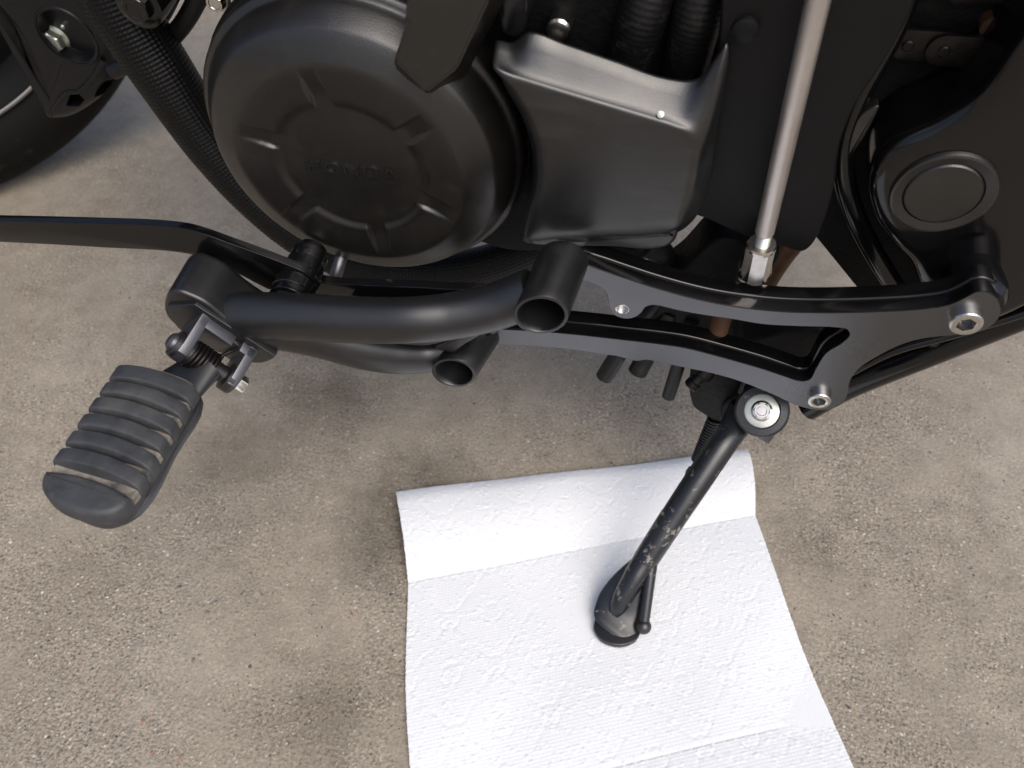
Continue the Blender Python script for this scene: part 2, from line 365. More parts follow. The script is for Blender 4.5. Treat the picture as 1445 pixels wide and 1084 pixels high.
# ================================================================== PAPER TOWEL
def paper_towel():
    p1L, p1R = G(573, 823), G(1062, 727); sv = Vector((.0498, -.154, 0))
    tL, tR = G(558, 692, .005), G(1055, 631, .011)
    nu, n1, n2, n3 = 470, 130, 270, 150
    rowsL, rowsR, zc, vv = [], [], [], []
    U = np.linspace(0, 1, nu)
    X = []
    d0 = .085
    for i in range(n1):
        t = i / n1; a = np.array(tL.lerp(p1L, t)); b = np.array(tR.lerp(p1R, t)); X.append((a, b, t * d0, (1 - t), 0))
    for i in range(n2):
        t = i / n2; a = np.array(p1L + sv * t); b = np.array(p1R + sv * t); X.append((a, b, d0 + t * .162, t, 1))
    for i in range(n3 + 1):
        t = i / n3 * .55; a = np.array(p1L + sv * (1 + t)); b = np.array(p1R + sv * (1 + t)); X.append((a, b, d0 + .162 + t * .162, t, 2))
    rows = len(X); P = np.zeros((rows, nu, 3)); vlen = np.zeros(rows)
    for r, (a, b, v, t, part) in enumerate(X):
        P[r] = a[None] * (1 - U[:, None]) + b[None] * U[:, None]; vlen[r] = v
        if part == 0: P[r, :, 2] += .004 * math.sin(math.pi * t) * 1.3 + .0012     # t = 1 at the free edge
        else: P[r, :, 2] = .0012 + (.0022 if part == 1 else .0030) * math.sin(math.pi * min(t * (1 if part == 1 else 1.2), 1)) ** 1.1
        if part == 0 and t > .8:                                                     # the free edge curls over
            k = (t - .8) / .2; P[r, :, 2] -= .004 * k * k
    uu, vm = np.meshgrid(U * .276, vlen)
    # gentle bagginess
    z = .0012 * np.sin(uu * 23 + vm * 15) + .0010 * np.sin(vm * 37 - uu * 18 + 1.3) + .0006 * np.sin(uu * 61 + 2 * np.sin(vm * 31))
    # the stand foot presses the sheet down
    ft = np.array(G(872, 880)); dist = np.hypot(P[:, :, 0] - ft[0], P[:, :, 1] - ft[1]); press = 1 - np.exp(-(dist / .045) ** 2)
    P[:, :, 2] = (P[:, :, 2] + z * .8) * (.12 + .88 * press)
    # embossing: fine waffle, raised dots, larger quilted diamonds and loops
    pitch = .0023
    waf = np.cos(2 * np.pi * uu / pitch) * .5 + np.cos(2 * np.pi * vm / pitch) * .5
    emb = .00013 * waf
    q = .062; a1 = (uu * 1.0 + vm * .75) / q; a2 = (uu * 1.0 - vm * .75) / q
    def line(x, w): 
        f = np.abs((x + .5) % 1 - .5); return np.exp(-(f / w) ** 2)
    dash = (np.sin(2 * np.pi * vm / .021) > -.35)
    emb -= .00020 * np.maximum(line(a1, .03), line(a2, .03)) * dash
    cu, cv = (uu / .031 + .5) % 1 - .5, (vm / .041333 + .5) % 1 - .5
    rr = np.hypot(cu * .031, cv * .0413); emb -= .00026 * np.exp(-((rr - .0072) / .0010) ** 2) * (np.sin(np.arctan2(cv, cu) * 3) > -.6)
    dots = rng.uniform(0, 1, (2600, 2)) * [.276, vlen[-1]]
    du, dv = .276 / (nu - 1), None
    for (a, b) in dots:
        j = int(a / du); i = int(np.searchsorted(vlen, b)); i0, i1, j0, j1 = max(i - 5, 0), i + 6, max(j - 5, 0), j + 6
        emb[i0:i1, j0:j1] += .00034 * np.exp(-(((uu[i0:i1, j0:j1] - a) ** 2 + (vm[i0:i1, j0:j1] - b) ** 2) / .00095 ** 2))
    emb += rng.normal(0, .000022, emb.shape)
    # perforation lines: nicked grooves
    for pv in (d0, d0 + .162):
        g = np.exp(-((vm - pv) / .0009) ** 2); emb -= .0005 * g * (np.sin(uu * 2 * np.pi / .0075) > -.8)
    P[:, :, 2] += emb
    P[:, :, 2] = np.maximum(P[:, :, 2], .0006)
    # slightly ragged side edges
    edge = rng.normal(0, .00018, (rows, 2)); P[:, 0, 0] += edge[:, 0]; P[:, -1, 0] += edge[:, 1]
    bow = .0022 * np.sin(vlen / vlen[-1] * 9); P[:, :, 0] += bow[:, None]
    ids = np.arange(rows * nu).reshape(rows, nu); F = np.stack([ids[:-1, :-1], ids[1:, :-1], ids[1:, 1:], ids[:-1, 1:]], -1).reshape(-1, 4)
    me = bpy.data.meshes.new('paper_towel'); me.vertices.add(rows * nu); me.vertices.foreach_set('co', P.ravel().astype(np.float32))
    me.loops.add(F.size); me.loops.foreach_set('vertex_index', F.ravel().astype(np.int32)); me.polygons.add(len(F)); me.polygons.foreach_set('loop_start', np.arange(0, F.size, 4, dtype=np.int32))
    me.update(calc_edges=True); me.validate()
    me.polygons.foreach_set('use_smooth', np.ones(len(F), bool))
    o = bpy.data.objects.new('paper_towel', me); col.objects.link(o)
    m = bpy.data.materials.new('white_tissue'); m.use_nodes = True; n = m.node_tree.nodes; l = m.node_tree.links; p = n['Principled BSDF']
    p.inputs['Base Color'].default_value = (.76, .775, .785, 1); p.inputs['Roughness'].default_value = .95; p.inputs['Specular IOR Level'].default_value = .1
    p.inputs['Sheen Weight'].default_value = .15
    tc = n.new('ShaderNodeTexCoord'); x = n.new('ShaderNodeTexNoise'); x.inputs['Scale'].default_value = 1800; l.new(tc.outputs['Object'], x.inputs['Vector'])
    b = n.new('ShaderNodeBump'); b.inputs['Strength'].default_value = .25; b.inputs['Distance'].default_value = .0003; l.new(x.outputs['Fac'], b.inputs['Height']); l.new(b.outputs[0], p.inputs['Normal'])
    me.materials.append(m)
    md = o.modifiers.new('thickness', 'SOLIDIFY'); md.thickness = .0004; md.offset = -1
    tag(o, 'white embossed paper towel spread flat on the concrete under the side stand', 'paper towel')
    return o
paper_towel()

# ================================================================== MOTORCYCLE
bike = bpy.data.objects.new('motorcycle', None); col.objects.link(bike); bike.rotation_euler = (LEAN, 0, 0)
tag(bike, 'black motorcycle leaning on its side stand, with foot peg, engine cover and shift linkage', 'motorcycle')

# ---- crankcase behind the covers
ext('crankcase', [(360, -260, 1), (1010, -260, 1), (1010, 150), (960, 300), (940, 338), (800, 352), (720, 356), (640, 330), (480, 270), (390, 190), (350, 60)], .098, .20, 'dark', bike, bev=.004)

# ---- round alternator cover
CXL, CZL, RC = -.1861, .3232, .0938
def cover():
    c = Vector((CXL, 0, CZL)); nt_ = 720
    pr = [(0, .1405), (.010, .1405), (.020, .1405), (.030, .1405), (.036, .1404), (.0385, .1404), (.0400, .14045), (.0412, .1408), (.0425, .1415), (.0438, .1422), (.0450, .1426), (.0465, .1428), (.051, .1430), (.056, .1434), (.062, .1438), (.0645, .1438), (.0660, .1436), (.0674, .1431), (.0690, .1424), (.0720, .1411), (.0760, .1392), (.0798, .1372), (.0812, .1362), (.0822, .1350), (.0840, .1322), (.0862, .1284), (.0876, .1256), (.0884, .1236), (.0890, .1216), (.0897, .1205), (.0910, .1199), (.0924, .1192), (.0934, .1180), (.0938, .1160), (.0938, .090)]
    notch = [math.radians(a) for a in (100, 160, 38, -22, -80, -138)]
    rs = []
    for r, s in pr:
        ring = []
        for j in range(nt_):
            th = 2 * math.pi * j / nt_; ss = s
            if .040 < r < .0645:
                for a in notch:
                    d = abs((th - a + math.pi) % (2 * math.pi) - math.pi) * r
                    wv = .0035 + .0010 * max(0, (.058 - r) / .018)
                    if d < wv + .0022:
                        f = 1 if d < wv else 1 - (d - wv) / .0022
                        f = f * f * (3 - 2 * f)
                        fl = .1404 + max(0, (r - .048)) / .015 * .0034
                        if fl < s: ss = s - (s - fl) * f
            ring.append(c + Vector((r * math.cos(th), -ss, r * math.sin(th))) if r else c + Vector((1e-6 * math.cos(th), -s, 1e-6 * math.sin(th))))
        rs.append(ring)
    return rings('alternator_cover', rs, 'cover', bike, caps=(False, False), ang=60, label='round satin black engine cover with embossed maker name')
alt = cover()
# gasket flange behind the cover, hugging its rim
lathe('cover_flange', (CXL, -.108, CZL), INN, [(.0955, 0), (.0958, .004), (.0950, .020)], 'dark', alt, 96, caps=(True, True))
def lettering():
    a = W(433, 240, .1405); b = W(568, 254, .1405); ex = (b - a); L = ex.length; ex.normalize(); ez = ex.cross(OUT).normalized()
    if ez.z < 0: ez = -ez
    h = .0078; w = L / 5.0 * .86; gap = L / 5.0; tk = .0017; hr = .0011
    bm = bmesh.new(); y0 = -.14055
    def P3(x, z, up): q = a + ex * x + ez * z; return Vector((q.x, y0 - (hr if up else -.0003), q.z))
    def poly(pts):
        f = [bm.verts.new(P3(x, z, True)) for x, z in pts]; bk = [bm.verts.new(P3(x, z, False)) for x, z in pts]; n = len(pts)
        bm.faces.new(f)
        for i in range(n): bm.faces.new((f[i], f[(i + 1) % n], bk[(i + 1) % n], bk[i]))
    def rect(x0, z0, x1, z1): poly([(x0, z0), (x1, z0), (x1, z1), (x0, z1)])
    def arc(cx, cz, rx, rz, t0, t1, tx, tz, n=16):
        for i in range(n):
            A, B = t0 + (t1 - t0) * i / n, t0 + (t1 - t0) * (i + 1) / n
            poly([(cx + rx * math.cos(A), cz + rz * math.sin(A)), (cx + rx * math.cos(B), cz + rz * math.sin(B)), (cx + (rx - tx) * math.cos(B), cz + (rz - tz) * math.sin(B)), (cx + (rx - tx) * math.cos(A), cz + (rz - tz) * math.sin(A))])
    sf = .0011
    def stem(x0, x1): rect(x0, 0, x1, h)
    def serif(x0, x1, z): rect(x0, z, x1, z + sf)
    x = 0                                                     # H
    stem(x + .0008, x + .0008 + tk); stem(x + w - .0008 - tk, x + w - .0008); rect(x + .0008 + tk, h * .42, x + w - .0008 - tk, h * .42 + .0014)
    for z in (0, h - sf): serif(x, x + .0008, z); serif(x + .0008 + tk, x + .0016 + tk, z); serif(x + w - .0016 - tk, x + w - .0008 - tk, z); serif(x + w - .0008, x + w, z)
    x = gap; arc(x + w / 2, h / 2, w / 2, h / 2, 0, 2 * math.pi, tk * 1.1, sf * 1.1, 28)                       # O
    x = 2 * gap; stem(x + .0008, x + .0008 + tk * .8); stem(x + w - .0008 - tk * .8, x + w - .0008)            # N
    poly([(x + .0008 + tk * .8, h), (x + .0008 + tk * .8, h - .0024), (x + w - .0008 - tk * .8, 0), (x + w - .0008 - tk * .8, .0024)])
    serif(x - .0002, x + .0008, h - sf); serif(x, x + .0008, 0); serif(x + w - .0008, x + w, h - sf)
    x = 3 * gap; stem(x + .0008, x + .0008 + tk)                                                               # D
    rect(x + .0008 + tk, 0, x + w * .5, sf); rect(x + .0008 + tk, h - sf, x + w * .5, h); serif(x, x + .0008, 0); serif(x, x + .0008, h - sf)
    arc(x + w * .5, h / 2, w * .5, h / 2, -math.pi / 2, math.pi / 2, tk, sf, 14)
    x = 4 * gap                                                                                                # A
    poly([(x + .0003, 0), (x + .0003 + tk * .8, 0), (x + w / 2 + .0004, h), (x + w / 2 - .0012, h)])
    poly([(x + w - .0003 - tk * 1.2, 0), (x + w - .0003, 0), (x + w / 2 + .0012, h), (x + w / 2 - .0004, h)])
    rect(x + w * .29, h * .26, x + w * .70, h * .26 + .0010)
    M['letters'] = mat('glint_letter_paint', (.012, .011, .010), .24, spec=.9)  # lighter and glossier than the cover, with edge glints put into the colour
    o = finish('lettering', bm, 'letters', alt, False, label='raised letters HONDA on the round cover')
lettering()
# angular arm of the casting that runs up over the cover
bm = bmesh.new()
fr = [W(x, y, .158) for x, y in ((601, 131), (556, 84), (575, 30), (590, -120), (720, -120), (690, 0), (645, 97))]
bk = [W(x, y, .128) + Vector((0, 0, 0)) for x, y in ((608, 136), (556, 100), (571, 40), (585, -140), (800, -140), (712, 0), (658, 108))]
f = [bm.verts.new(v) for v in fr]; b = [bm.verts.new(v) for v in bk]; n_ = len(fr); bm.faces.new(f); bm.faces.new(b[::-1])
for i in range(n_): bm.faces.new((f[i], b[i], b[(i + 1) % n_], f[(i + 1) % n_]))
bmesh.ops.recalc_face_normals(bm, faces=bm.faces); bmesh.ops.bevel(bm, geom=list(bm.edges), offset=.0011, segments=2, affect='EDGES', clamp_overlap=True)
finish('casting_arm', bm, 'cover', bike, True, 30)
# rib behind it with the shiny case screw
ext('case_rib', [(700, -60, 1), (745, -60, 1), (742, 20), (735, 52), (722, 58), (708, 50), (702, 20)], .120, .03, 'plastic', bike, bev=.004)
bs = lathe('case_screw', W(789, 40, .108), OUT, [(.0056, -.014), (.0056, .000), (.0062, .0012), (.0062, .0022), (.0052, .0034), (.0030, .0040)], 'steel', bike, 24)

# ---- sprocket cover
def pxloft(name, loops, m, parent, n=5, ang=40, label=None):
    rs = [[W(p.x, p.y, sv) for p in hermite(l, True, n)] for l, sv in loops]
    return rings(name, rs, m, parent, caps=(True, True), ang=ang, label=label)
F_ = [(694, 93), (722, 101), (748, 109), (800, 125), (860, 143), (920, 161), (958, 173), (981, 183), (989, 198), (984, 240), (970, 295), (958, 321), (930, 329), (860, 333), (790, 336), (742, 336), (743, 308), (756, 262), (756, 215), (743, 170), (716, 122)]
B_ = [(700, 57), (722, 60), (746, 45), (800, 62), (870, 86), (942, 110), (984, 111), (1012, 78), (1026, 60), (1012, 180), (986, 300), (962, 325), (930, 334), (860, 337), (790, 340), (738, 340), (739, 308), (751, 262), (751, 215), (738, 168), (706, 106)]  # top band slopes back and up to catch the sky; colour stays black
def mixl(a, b, t, cx=855, cy=230, k=1.0): return [((p[0] * (1 - t) + q[0] * t - cx) * k + cx, (p[1] * (1 - t) + q[1] * t - cy) * k + cy) for p, q in zip(a, b)]
spr = pxloft('sprocket_cover', [(mixl(F_, B_, 0, k=.82), .1512), (mixl(F_, B_, 0, k=.89), .1509), (mixl(F_, B_, 0, k=.935), .1503), (mixl(F_, B_, 0, k=.968), .1494), (mixl(F_, B_, .02, k=.992), .1483), (mixl(F_, B_, .12), .1467), (mixl(F_, B_, .28), .1447), (mixl(F_, B_, .60), .1408), (mixl(F_, B_, .93), .1372), (B_, .1358), (mixl(B_, B_, 0), .134), (mixl(B_, B_, 0, k=.985), .110)], 'plastic', bike, ang=80, label='satin black sprocket cover with faint scuffs and a sloped top edge that catches the sky')
ext('lower_lip', [(740, 322), (800, 334), (860, 331), (940, 326), (956, 326), (953, 342), (940, 352), (860, 352), (780, 350), (745, 345)], .146, .03, 'plastic', spr, bev=.004, seg=4)
lathe('paint_chip', W(932, 162, .1485) , (0, -.75, .66), [(.0017, -.001), (.0017, .0010), (.0008, .0012)], 'zinc', spr, 8)
# coolant hoses going down behind the cover
def ribbed(d, th): return .00012 * math.sin(d * 2 * math.pi / .0026)
for (a, b, c) in (((935, -70), (905, 30), (868, 150)), ((1000, -70), (982, 30), (950, 160))):
    sweep('coolant_hose', [W(*a, .098), W(*b, .105), W(*c, .095)], .0118, 'hose', bike, n=60, seg=28, mod=ribbed)
ext('hose_recess', [(760, -200, 1), (1060, -200, 1), (1060, 150, 1), (960, 175, 1), (760, 90, 1)], .088, .02, 'dark', bike, bev=.001)

# ---- flat dark frame panel with the shift rod in front
pan = ext('frame_panel', [(1020, -120, 1), (1330, -120, 1), (1285, 20), (1250, 85), (1208, 150), (1186, 205), (1176, 270), (1160, 322), (1144, 350), (1132, 357), (1105, 350), (1060, 338), (1000, 312), (975, 300), (980, 230), (1008, 110)], .128, .012, 'fork', bike, bev=.0025)
M['panel'] = mat('matt_black_panel', (.003, .003, .0033), .5, spec=.25, var=.2, vscale=25, bump=.15, bscale=900, rvar=.05)
pan.data.materials.clear(); pan.data.materials.append(M['panel'])
lathe('panel_glint_disc', W(1052, 42, .1290), OUT, [(.0062, -.001), (.0058, .0012), (.0040, .0020), (.001, .0022)], M['panel'], pan, 24)  # added raised disc standing in for a vague highlight on the panel
S_ROD = .141
ra, rb = W(1168, -60, S_ROD + .008), W(1079, 328, S_ROD)
ax = (ra - rb).normalized()
rod = lathe('shift_rod', rb, ax, [(.0048, 0), (.0050, .0006), (.0050, (ra - rb).length)], 'rod', bike, 32, label='bare aluminium shift rod')
lathe('thread', rb - ax * .0125, ax, thread_prof(.0043, .013, .0020, .0013), 'zinc', rod, 24)
a_, u_, v_ = basis(-ax); e0 = rb - ax * .0085
rings('rod_end_sleeve', [circ(e0, u_, v_, .0045), circ(e0, u_, v_, .0074), circ(e0 + a_ * .0012, u_, v_, .0079), circ(e0 + a_ * .0030, u_, v_, .0079), hexring(e0 + a_ * .0032, a_, u_, v_, .0078), hexring(e0 + a_ * .026, a_, u_, v_, .0078), circ(e0 + a_ * .027, u_, v_, .0070)], 'steel', rod, ang=20)
e1 = e0 + a_ * .030 + INN * .012
lathe('ball_joint', e1, INN, [(.004, -.010), (.0092, -.008), (.0098, -.005), (.0098, .004), (.0092, .007), (.004, .009)], 'steel', rod, 32)
lathe('joint_stud', e1, INN, [(.0042, -.004), (.0042, .05)], 'steel', rod, 16)

# ---- swing-arm pivot casting
piv = ext('pivot_casting', [(1600, -260, 1), (1520, -80), (1470, 15), (1425, 80), (1375, 145), (1325, 178), (1268, 205), (1236, 235), (1226, 275), (1236, 318), (1262, 352), (1286, 378), (1300, 410), (1330, 452), (1385, 462), (1480, 425), (1620, 365, 1)], .128, .05, 'gloss', bike, bev=.0085, seg=8, label='glossy black swing-arm pivot casting with round cap')
cc = Vector((.1228, -.128, .3392))
lathe('pivot_cap', cc, OUT, [(.0252, -.003), (.0250, .0008), (.0243, .0022), (.0232, .0026), (.0188, .0014), (.0184, .0006), (.0182, .0012), (.0174, .0020), (.0168, .0020), (.001, .0021)], 'cover', piv, 72)
ext('frame_web', [(1226, -200, 1), (1500, -200, 1), (1500, 410, 1), (1340, 440, 1), (1218, 418, 1), (1148, 332, 1), (1170, 250), (1195, 200), (1205, 120)], .085, .02, 'dark', bike, bev=.002)
sweep('frame_rail', [W(1310, -120, .105), W(1270, 20, .105), W(1215, 130, .105), W(1190, 210, .105), W(1205, 300, .105), W(1260, 400, .105), W(1320, 480, .105)], .0058, 'gloss', bike, seg=16)
ext('rail_gusset', [(1240, 150), (1225, 185), (1205, 215), (1190, 235), (1196, 205), (1212, 165)], .110, .006, 'cover', bike, bev=.001)
# lower frame tube running rearward under the pivot
sweep('frame_tube', [W(1140, 575, .105), W(1200, 542, .105), W(1320, 493, .105), W(1460, 436, .105), W(1560, 396, .105)], .0098, 'gloss', bike, seg=28)
sweep('brake_cable', [W(1190, 530, .125), W(1260, 495, .122), W(1350, 470, .120), W(1480, 430, .118)], .0032, 'gloss', bike, seg=14)
# boss carrying the bracket's rear bolt
bossc = W(1381, 442, .158)
boss = lathe('bracket_boss', bossc + INN * .006, INN, [(.0125, -.001), (.0150, .003), (.0158, .009), (.0152, .015), (.0142, .022), (.0142, .034), (.0150, .0345), (.0150, .046), (.0150, .06)], 'gloss', bike, 48)
lathe('boss_seam', bossc + INN * .0398, INN, [(.01425, 0), (.0154, .0002), (.0154, .0008), (.01425, .0010)], 'tan', boss, 48)
# chain at the top
def chain_link(c, ang, s, L=.0159, r=.0078):
    pts = []
    for j in range(40):
        t = 2 * math.pi * j / 40; x = math.cos(t) * 1; 
        k = 1 if math.cos(t) > 0 else -1
        px_, pz_ = k * L / 2 + r * math.cos(t), r * math.sin(t) * (1 - .26 * math.exp(-(((k * L / 2 + r * math.cos(t))) / .0045) ** 2))
        pts.append((px_, pz_))
    ca, sa = math.cos(ang), math.sin(ang)
    loop = [Vector((c.x + x * ca - z * sa, -s, c.z + x * sa + z * ca)) for x, z in pts]
    o = prism('link_plate', loop, (0, .0022, 0), 'chain', chain, .0004, None, 2)
    for k in (-1, 1):
        pc = Vector((c.x + k * L / 2 * ca, -s, c.z + k * L / 2 * sa)); lathe('link_pin', pc, OUT, [(.0028, -.012), (.0028, .0008), (.0022, .0012)], 'chain', o, 16)
chain = lathe('drive_chain', W(1395, 20, .080), INN, [(.0052, -.012), (.0052, .012)], 'tan', bike, 24, label='oily drive chain half hidden in the dark')
cA, cB = W(1318, 68, .094), W(1395, 74, .094); angc = math.atan2(cB.z - cA.z, cB.x - cA.x)
c0 = (cA + cB) / 2; stp = Vector((math.cos(angc), 0, math.sin(angc))) * .0318
for k in (0, 1): chain_link(c0 + stp * k, angc, .096)
for k in (-.5, .5): chain_link(c0 + stp * k, angc, .0935)
up_ = Vector((0, 0, .028))
for k in (0, -1, 1): chain_link(c0 + up_ + stp * k, angc + .1, .090)

# ---- control bracket plate
plate_px = [(822, 372, 1), (883, 393), (933, 409), (994, 425), (1049, 434.5), (1104, 440), (1160, 441.5), (1206, 441), (1260, 439), (1303, 436), (1340, 430), (1362, 420), (1378, 412), (1396, 413), (1409, 424), (1413, 440), (1406, 454), (1388, 466), (1345, 473), (1303, 478), (1271, 487), (1239, 503), (1212, 521), (1199, 540), (1197, 556), (1190, 569), (1174, 577), (1155, 579), (1126, 573), (1093, 558), (1045, 539), (1005, 527), (966, 519), (930, 511.5), (912, 508), (900, 509.5), (888, 508), (872, 503), (855, 501), (800, 493), (750, 489), (694, 486, 1), (694, 464, 1), (750, 467), (801, 471), (883, 480), (930, 485.5), (966, 491), (1021, 505), (1077, 521), (1113, 533), (1130, 538), (1143, 535), (1151, 521), (1165, 499), (1192, 481), (1199, 472), (1196, 466), (1182, 463), (1130, 461), (1077, 458), (1035, 451), (994, 445), (955, 438), (933, 432.5), (920, 431), (911, 434), (904, 443), (893, 449), (880, 450), (866, 444), (859, 431), (855, 413), (848, 406), (817, 395, 1)]
S_PL = .158
br = ext('control_bracket', plate_px, S_PL, .0120, 'plate', bike, bev=.0005, n=4, seg=2, ang=25, label='black machined bracket plate carrying the foot peg arms')
def offset_loop(lp, d):
    n = len(lp); A = sum(lp[i].x * lp[(i + 1) % n].z - lp[(i + 1) % n].x * lp[i].z for i in range(n)); sg = 1 if A > 0 else -1; out = []
    for i in range(n):
        t = (lp[(i + 2) % n] - lp[(i - 2) % n]); nn_ = Vector((t.z, 0, -t.x)).normalized() * sg; out.append(lp[i] + nn_ * d)
    return out
base_lp = [W(p.x, p.y, S_PL) for p in hermite(plate_px, True, 4)]
def yset(lp, s_): return [Vector((p.x, -s_, p.z)) for p in lp]
prism('highlight_step', yset(offset_loop(base_lp, .0014), S_PL - .0085), (0, .0095, 0), 'gloss', br, .0013, None, 4, ang=60)  # made-up step; its rounded edge is there to catch a highlight line
hc = W(878, 436.5, S_PL)
cutter = lathe('cutter', hc + OUT * .004, INN, [(.0041, 0), (.0041, .03)], 'plate', None, 32); cutter.parent = bike
bpy.context.view_layer.update(); cut(br, [cutter])
br.data.materials.append(M['gloss'])  # edges painted blacker than the face, with their dark reflection put into the colour
for p in br.data.polygons:
    face_on = p.normal.y < -.98
    p.material_index = 0 if face_on else 1; p.use_smooth = not face_on
lathe('threaded_insert', hc + OUT * .0002, INN, [(.0041, .0018), (.0041, 0), (.0037, .0001)] + [(.0037 - (.0006 if k % 2 else 0), .0004 + k * .0005) for k in range(20)] + [(.0030, .018)], 'steel', br, 32, caps=(False, False), ang=60)
for (px, py, r, h) in ((1362, 449, .0083, .0052), (1156, 559.5, .0070, .0046)):
    socket_bolt('socket_bolt', W(px, py, S_PL) , OUT, r, h, br)

# ---- foot peg carrier : two standoff tubes, two arms and the head
arm_c = [W(752, 412, .186), W(700, 432, .190), W(640, 446, .196), W(580, 452, .202), W(510, 452, .203), W(430, 448, .203), W(350, 446, .203), W(315, 446, .203)]
carrier = sweep('peg_carrier_arm', arm_c, [.0130, .0132, .0136, .0138, .0140, .0145, .0150, .0150], 'powder', bike, n=10, seg=40, rad2=[.013, .0135, .0125, .012, .0125, .013, .0135, .0135], hint=(0, 1, 0), label='black powder-coated forked arm between the standoff tubes and the peg')
low_arm = sweep('lower_arm', [W(655, 492, .172), W(605, 502, .178), W(560, 502, .186), W(510, 493, .193), W(455, 476, .197), W(400, 464, .200), W(350, 456, .202)], [.0100, .0118, .0130, .0135, .0138, .0138, .0135], 'powder', carrier, n=10, seg=36, rad2=[.009, .0095, .0105, .011, .012, .0125, .013])
web = [(735, 440, 1), (700, 452), (650, 478), (600, 490), (560, 488), (500, 478, 1), (470, 470, 1), (480, 455, 1), (600, 455, 1), (700, 430, 1)]
web_o = ext('web', web, .188, .014, 'powder', carrier, bev=.003, seg=4)
lweb_o = ext('lower_web', [(735, 445, 1), (702, 460), (672, 478), (655, 488, 1), (640, 500, 1), (612, 492), (640, 478), (690, 450, 1)], .186, .02, 'powder', carrier, bev=.002, seg=3)
def standoff(px, py, s, ro, ri, L, k, dirpx, name='standoff_tube'):
    c = W(px, py, s); q = W(*dirpx, s - L); a = (q - c).normalized(); seg = 56; L = (q - c).length
    sec = []
    def ring(r, d, sh, dr=0): 
        out = []
        for j in range(seg):
            t = 2 * math.pi * j / seg; x, z = r * math.cos(t), r * math.sin(t)
            p = c + a * d + Vector((x, 0, z)); p.y += k[0] * x * sh + k[1] * z * sh; out.append(p)
        return out
    ch = .0005
    rs = [ring(ri * 1.05, L * .97, 0), ring(ri, .004, 1), ring(ri, ch, 1), ring(ri + ch * .7, 0, 1), ring(ro - ch, 0, 1), ring(ro - ch * .3, ch * .3, 1), ring(ro, ch, 1), ring(ro, .008, .8), ring(ro, L - .004, 0), ring(ro * .97, L, 0), ring(ro * .85, L + .002, 0)]
    return rings(name, rs, 'powder', carrier, caps=(True, True), ang=35)
def bore(px, py, s, r, dirpx, L):
    c = W(px, py, s); q = W(*dirpx, s - L); d = (q - c); return lathe('cutter', c, d, [(r, -.03), (r, d.length * .96)], 'powder', bike, 48)
B1 = lambda: bore(763, 445.5, .205, .0128, (795, 366), .042)
B2 = lambda: bore(640, 527, .190, .0124, (694, 445), .05)
for o_ in (carrier, low_arm, web_o, lweb_o):
    cs = [B1(), B2()]; bpy.context.view_layer.update(); cut(o_, cs)
standoff(763, 445.5, .205, .0142, .0121, .042, (.16, .05), (795, 366))
standoff(640, 527, .190, .0138, .0117, .05, (.10, .05), (694, 445))
# head block
head = ext('mount_head', [(232, 424), (236, 415), (246, 411), (270, 418), (290, 428), (318, 450), (382, 494), (389, 502), (382, 510), (360, 514), (330, 505), (290, 485), (250, 462), (236, 449), (231, 438)], (.214), .034, 'powder', carrier, bev=.0022, bevb=.006, seg=4)
ext('mount_face', [(236, 432, 1), (275, 430, 1), (388, 503, 1), (372, 512, 1), (330, 505), (250, 462)], .2162, .004, 'powder', head, bev=.0006)

ext('head_gusset', [(335, 462), (372, 466), (396, 480), (398, 490), (388, 500), (360, 486)], .212, .012, 'powder', carrier, bev=.002, seg=3)
# ---- clevis, pin and spring
hb = .2162
cA, cB = W(289, 444, hb), W(362, 494, hb); dC = (cB - cA); wC = dC.length; dC.normalize()
aC = OUT.copy(); tC = aC.cross(dC).normalized()
if tC.z < 0: tC = -tC
leg_dir = (W(256, 499, hb + .026) - W(289, 444, hb)); legL = leg_dir.length; legd = leg_dir.normalized()
aC = (legd - dC * legd.dot(dC)).normalized(); tC = dC.cross(aC).normalized()
if tC.z < 0: tC = -tC
def bxs(name, o, x0, x1, y0, y1, z0, z1, m, parent, bev=.0006):
    pts = [o + dC * a + aC * b + tC * z1 for a, b in ((x0, y0), (x1, y0), (x1, y1), (x0, y1))]
    return prism(name, pts, tC * (z0 - z1), m, parent, bev, None, 2)
clev = bxs('clevis', cA, -.001, wC * .62, 0, .0065, -.022, 0, 'clevis', carrier)
M['clevisd'] = M['clevis']
bxs('clevis_base', cA, wC * .76, wC + .001, 0, .0065, -.022, 0, 'clevis', clev)
bxs('clevis_back', cA, wC * .62, wC * .76, 0, .0030, -.022, -.004, 'powder', clev)
hz = -.008                                                    # hinge height below the clevis top
def leg(x0, x1):
    pts = [(0, 0), (legL - .006, 0), (legL - .001, -.002), (legL + .002, -.007), (legL + .002, -.012), (legL - .003, -.018), (legL - .010, -.020), (0, -.022)]
    loop = [cA + dC * x0 + aC * p.x + tC * p.y for p in [Vector(q) for q in pts]]
    return prism('clevis_leg', loop, dC * (x1 - x0), 'clevis', clev, .0007, .0007, 2)
leg(-.0015, .0045); leg(wC - .0045, wC + .0015)
pc = cA + aC * (legL - .006) + tC * (-.009)
pin = lathe('hinge_pin', pc - dC * .0125, dC, [(.0012, .0046), (.0036, .0052), (.0050, .0066), (.0055, .0085), (.0055, .0115), (.0034, .0116), (.0034, wC + .012)], 'clevis', bike, 32)
lathe('pin_collar', pc - dC * .0040, dC, [(.0075, 0), (.0082, .001), (.0082, .003)], 'powder', pin, 32)
hex_bolt('pin_nut', pc + dC * (wC + .001), dC, .0062, .0065, pin, 'steel')
hel = [pc + dC * (.007 + .0150 * i / 160) + (aC * math.cos(i * 2 * math.pi * 6 / 160) + tC * math.sin(i * 2 * math.pi * 6 / 160)) * .0078 for i in range(161)]
